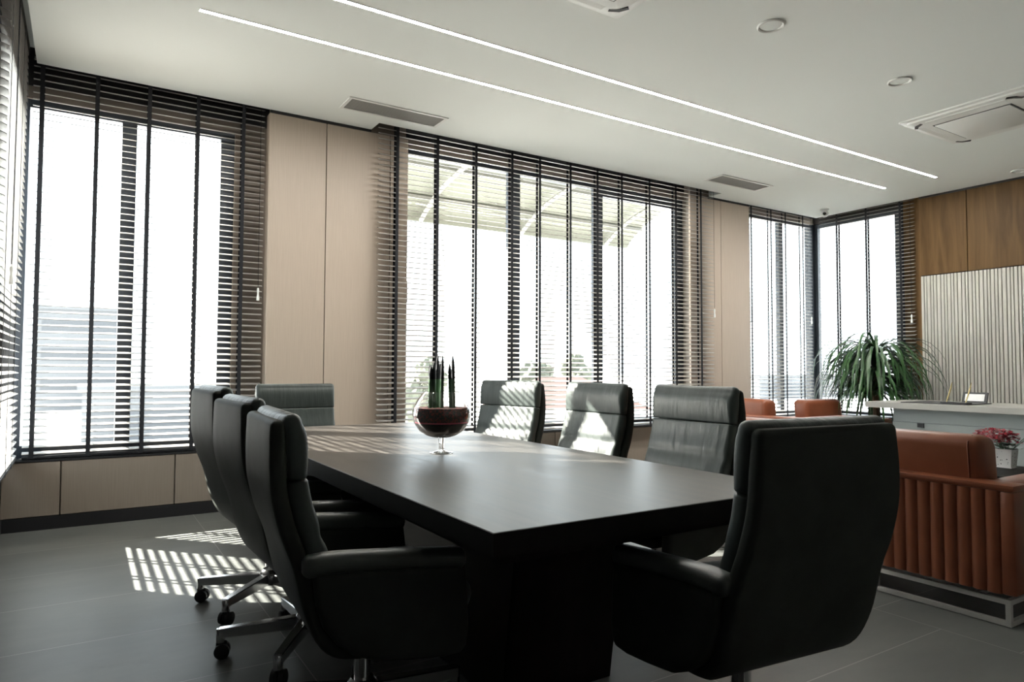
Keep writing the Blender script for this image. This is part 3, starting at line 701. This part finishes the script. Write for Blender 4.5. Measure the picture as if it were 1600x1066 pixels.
o = obj('frame', box(NB(), -0.006, 0.006, -0.115, 0.115, 0, 0.115, 0.002, 1), 'black', r); o.rotation_euler = (0, 0.35, 0)
o2 = obj('card', box(NB(), -0.0085, -0.0062, -0.088, 0.088, 0.022, 0.095), 'paper', r); o2.rotation_euler = (0, 0.35, 0)

# ------------------------------------------------------------------ big potted dracaena
r = thing('potted_dracaena', 'tall potted plant with long drooping green leaves in the far window corner', 'plant', (8.02, 4.56, 0))
obj('planter', lathe(NB(), [(0, 0), (0.15, 0), (0.19, 0.36), (0.175, 0.36), (0.165, 0.32), (0, 0.32)], 28), 'pot', r)
obj('soil', lathe(NB(), [(0, 0.33), (0.160, 0.325), (0.16, 0.321), (0, 0.321)], 24), 'soil', r)
bm = NB(); tube(bm, [(0, 0, 0.32), (0.02, 0.01, 0.7), (0, 0, 1.22)], [0.035, 0.03, 0.02], 10)
tube(bm, [(0.06, 0.05, 0.32), (0.1, 0.08, 0.6), (0.16, 0.12, 0.95)], [0.025, 0.02, 0.014], 8); tube(bm, [(-0.06, -0.05, 0.32), (-0.12, -0.05, 0.6), (-0.2, -0.08, 0.9)], [0.025, 0.02, 0.014], 8)
obj('stem', bm, 'stem', r)
bm = NB(); rnd = random.Random(3)
def strap(c, a, up, ln, w):
    d = Vector((math.cos(a), math.sin(a), 0)); s = Vector((-math.sin(a), math.cos(a), 0)); n = 9; P = []
    x = z = 0.0; th = up
    for i in range(n+1):
        t = i/n; P.append((c + d*x + Vector((0, 0, z)), w*(0.55+0.9*t if t < 0.3 else 0.82*(1-((t-0.3)/0.7)**2.2)+0.03)))
        th -= (0.75+0.25*rnd.random())*(up+1.35)/n*1.3
        th = max(th, -1.5); x += math.cos(th)*ln/n; z += math.sin(th)*ln/n
    V = []
    for p, ww in P: V.append((bm.verts.new(p-s*ww), bm.verts.new(p+Vector((0, 0, -ww*0.35))), bm.verts.new(p+s*ww)))
    for (a0, b0, c0), (a1, b1, c1_) in zip(V, V[1:]): bm.faces.new((a0, b0, b1, a1)); bm.faces.new((b0, c0, c1_, b1))
for c, n, L0 in ((Vector((0, 0, 1.33)), 170, 1.10), (Vector((0.16, 0.12, 1.08)), 70, 0.9), (Vector((-0.2, -0.08, 1.05)), 80, 0.9)):
    for k in range(n):
        strap(c + Vector((0, 0, rnd.uniform(-0.22, 0.06))), rnd.uniform(0, 2*PI), rnd.uniform(0.35, 1.40), L0*rnd.uniform(0.65, 1.05), 0.020)
obj('foliage', bm, 'leaf', r, 80)

# ------------------------------------------------------------------ outside the windows
struct('ground', box(NB(), -300, 400, -60, 600, -4.2, -4.0), 'ground')
r = thing('entrance_canopy', 'arched canopy of cream sheeting on curved white ribs outside the wide window', 'canopy', (0, 0, 0))
arc = [(9.62, 3.42), (9.45, 3.58), (9.0, 3.82), (8.4, 4.00), (7.7, 4.10), (6.9, 4.13), (6.3, 4.12)]
A = spline([(y, z, 0) for y, z in arc], 90)
bm = NB(); rings = []
for i, p in enumerate(A):
    w = 0.018*math.sin(i*PI/2)
    rings.append([Vector((1.75, p.x, p.y+w)), Vector((8.62, p.x, p.y+w)), Vector((8.62, p.x, p.y+w+0.012)), Vector((1.75, p.x, p.y+w+0.012))])
loft(bm, rings); obj('roof_sheet', bm, 'sheet', r)
rib = [(9.52, 3.42), (9.2, 3.60), (8.8, 3.76), (8.2, 3.88), (7.5, 3.94), (6.8, 3.96), (6.16, 3.95)]
for x in (2.50, 4.34, 6.18, 8.02):
    obj('rib', tube(NB(), [(x, p.x, p.y) for p in spline([(y, z, 0) for y, z in rib], 24)], 0.035, 8), 'rib', r)
for y, z in ((9.2, 3.69), (8.4, 3.93), (7.5, 4.02)):
    obj('purlin', box(NB(), 1.8, 8.6, y-0.02, y+0.02, z-0.025, z+0.025), 'rib', r)
obj('wall_beam', box(NB(), 1.75, 8.62, 6.14, 6.30, 3.80, 4.20), 'rib', r)
def house(label, x, y, w, d, zr, hr, rz=0.0, roof='roofred'):
    r = thing('house', label, 'house', (x, y, -4.0), rz)
    obj('walls', box(NB(), -w/2, w/2, -d/2, d/2, 0, zr+4), 'render', r)
    bm = NB(); e = 0.4; z = zr+4
    b = [bm.verts.new(p) for p in ((-w/2-e, -d/2-e, z), (w/2+e, -d/2-e, z), (w/2+e, d/2+e, z), (-w/2-e, d/2+e, z))]
    t = [bm.verts.new(p) for p in ((-w/2+d*0.4, 0, z+hr), (w/2-d*0.4, 0, z+hr))]
    for f in ((b[0], b[1], t[1], t[0]), (b[1], b[2], t[1]), (b[2], b[3], t[0], t[1]), (b[3], b[0], t[0]), (b[3], b[2], b[1], b[0])): bm.faces.new(f)
    obj('roof', bm, roof, r, 0)
    for k in range(3):
        xx = -w/2+w*(k+0.5)/3; obj('window', box(NB(), xx-0.5, xx+0.5, -d/2-0.03, -d/2+0.02, zr+4-1.7, zr+4-0.6), 'glassdark', r)
    return r
house('pale house with a red hipped roof seen through the wide window', 15.6, 21.2, 5.2, 4.4, -0.25, 1.05, -0.55)
def block(label, x, y, w, d, h, nf):
    r = thing('building', label, 'building', (x, y, -4.0), 0)
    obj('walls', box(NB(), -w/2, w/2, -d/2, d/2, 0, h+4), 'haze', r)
    for f in range(nf):
        zz = 4+h-1.2-f*3.2
        if zz < 1: break
        obj('window_band', box(NB(), -w/2+0.6, w/2-0.6, -d/2-0.05, -d/2+0.02, zz-1.3, zz), 'glassdark', r)
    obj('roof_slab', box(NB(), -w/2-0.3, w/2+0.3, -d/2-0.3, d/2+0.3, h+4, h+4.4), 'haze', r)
block('pale distant tower block seen through the two-pane window, just left of its mullion', 0.0, 95, 9, 9, 7.5, 3)
block('pale wide low building seen through the lower panes of the two-pane window', 8.5, 60, 17, 10, -0.6, 1)
block('pale low building far away seen through the corner window', 118, 82, 40, 12, -0.2, 1)
def tree(label, x, y, h, w):
    r = thing('tree', label, 'tree', (x, y, -4.0), 0, 'trees outside the windows')
    obj('trunk', tube(NB(), [(0, 0, 0), (0.05, 0, h*0.3), (0, 0.05, h*0.6)], [0.18, 0.14, 0.08], 8), 'trunk', r)
    bm = NB(); rn = random.Random(int(x*10))
    for k in range(9):
        a = rn.uniform(0, 2*PI); rr = rn.uniform(0, 0.3)*w; c = Vector((rr*math.cos(a), rr*math.sin(a), h*rn.uniform(0.5, 0.88)))
        t = bmesh.new(); bmesh.ops.create_icosphere(t, subdivisions=3, radius=w*rn.uniform(0.20, 0.32), matrix=Matrix.Translation(c))
        for v in t.verts: v.co += (v.co-c).normalized()*rn.uniform(-0.16, 0.16)*w*0.3
        me = bpy.data.meshes.new('tmp'); t.to_mesh(me); t.free(); bm.from_mesh(me); bpy.data.meshes.remove(me)
    obj('crown', bm, 'tree', r, 0)
tree('pale bushy tree just behind the red roof, at its left', 17.4, 25.2, 5.6, 2.2)
tree('taller pale tree behind the red roof, at its right', 19.9, 25.8, 6.4, 1.9)
tree('small pale tree seen between the goblet and the first window mullion', 12.3, 25.5, 5.4, 1.7)
tree('small pale tree seen just behind the goblet', 9.7, 21.5, 5.8, 1.6)
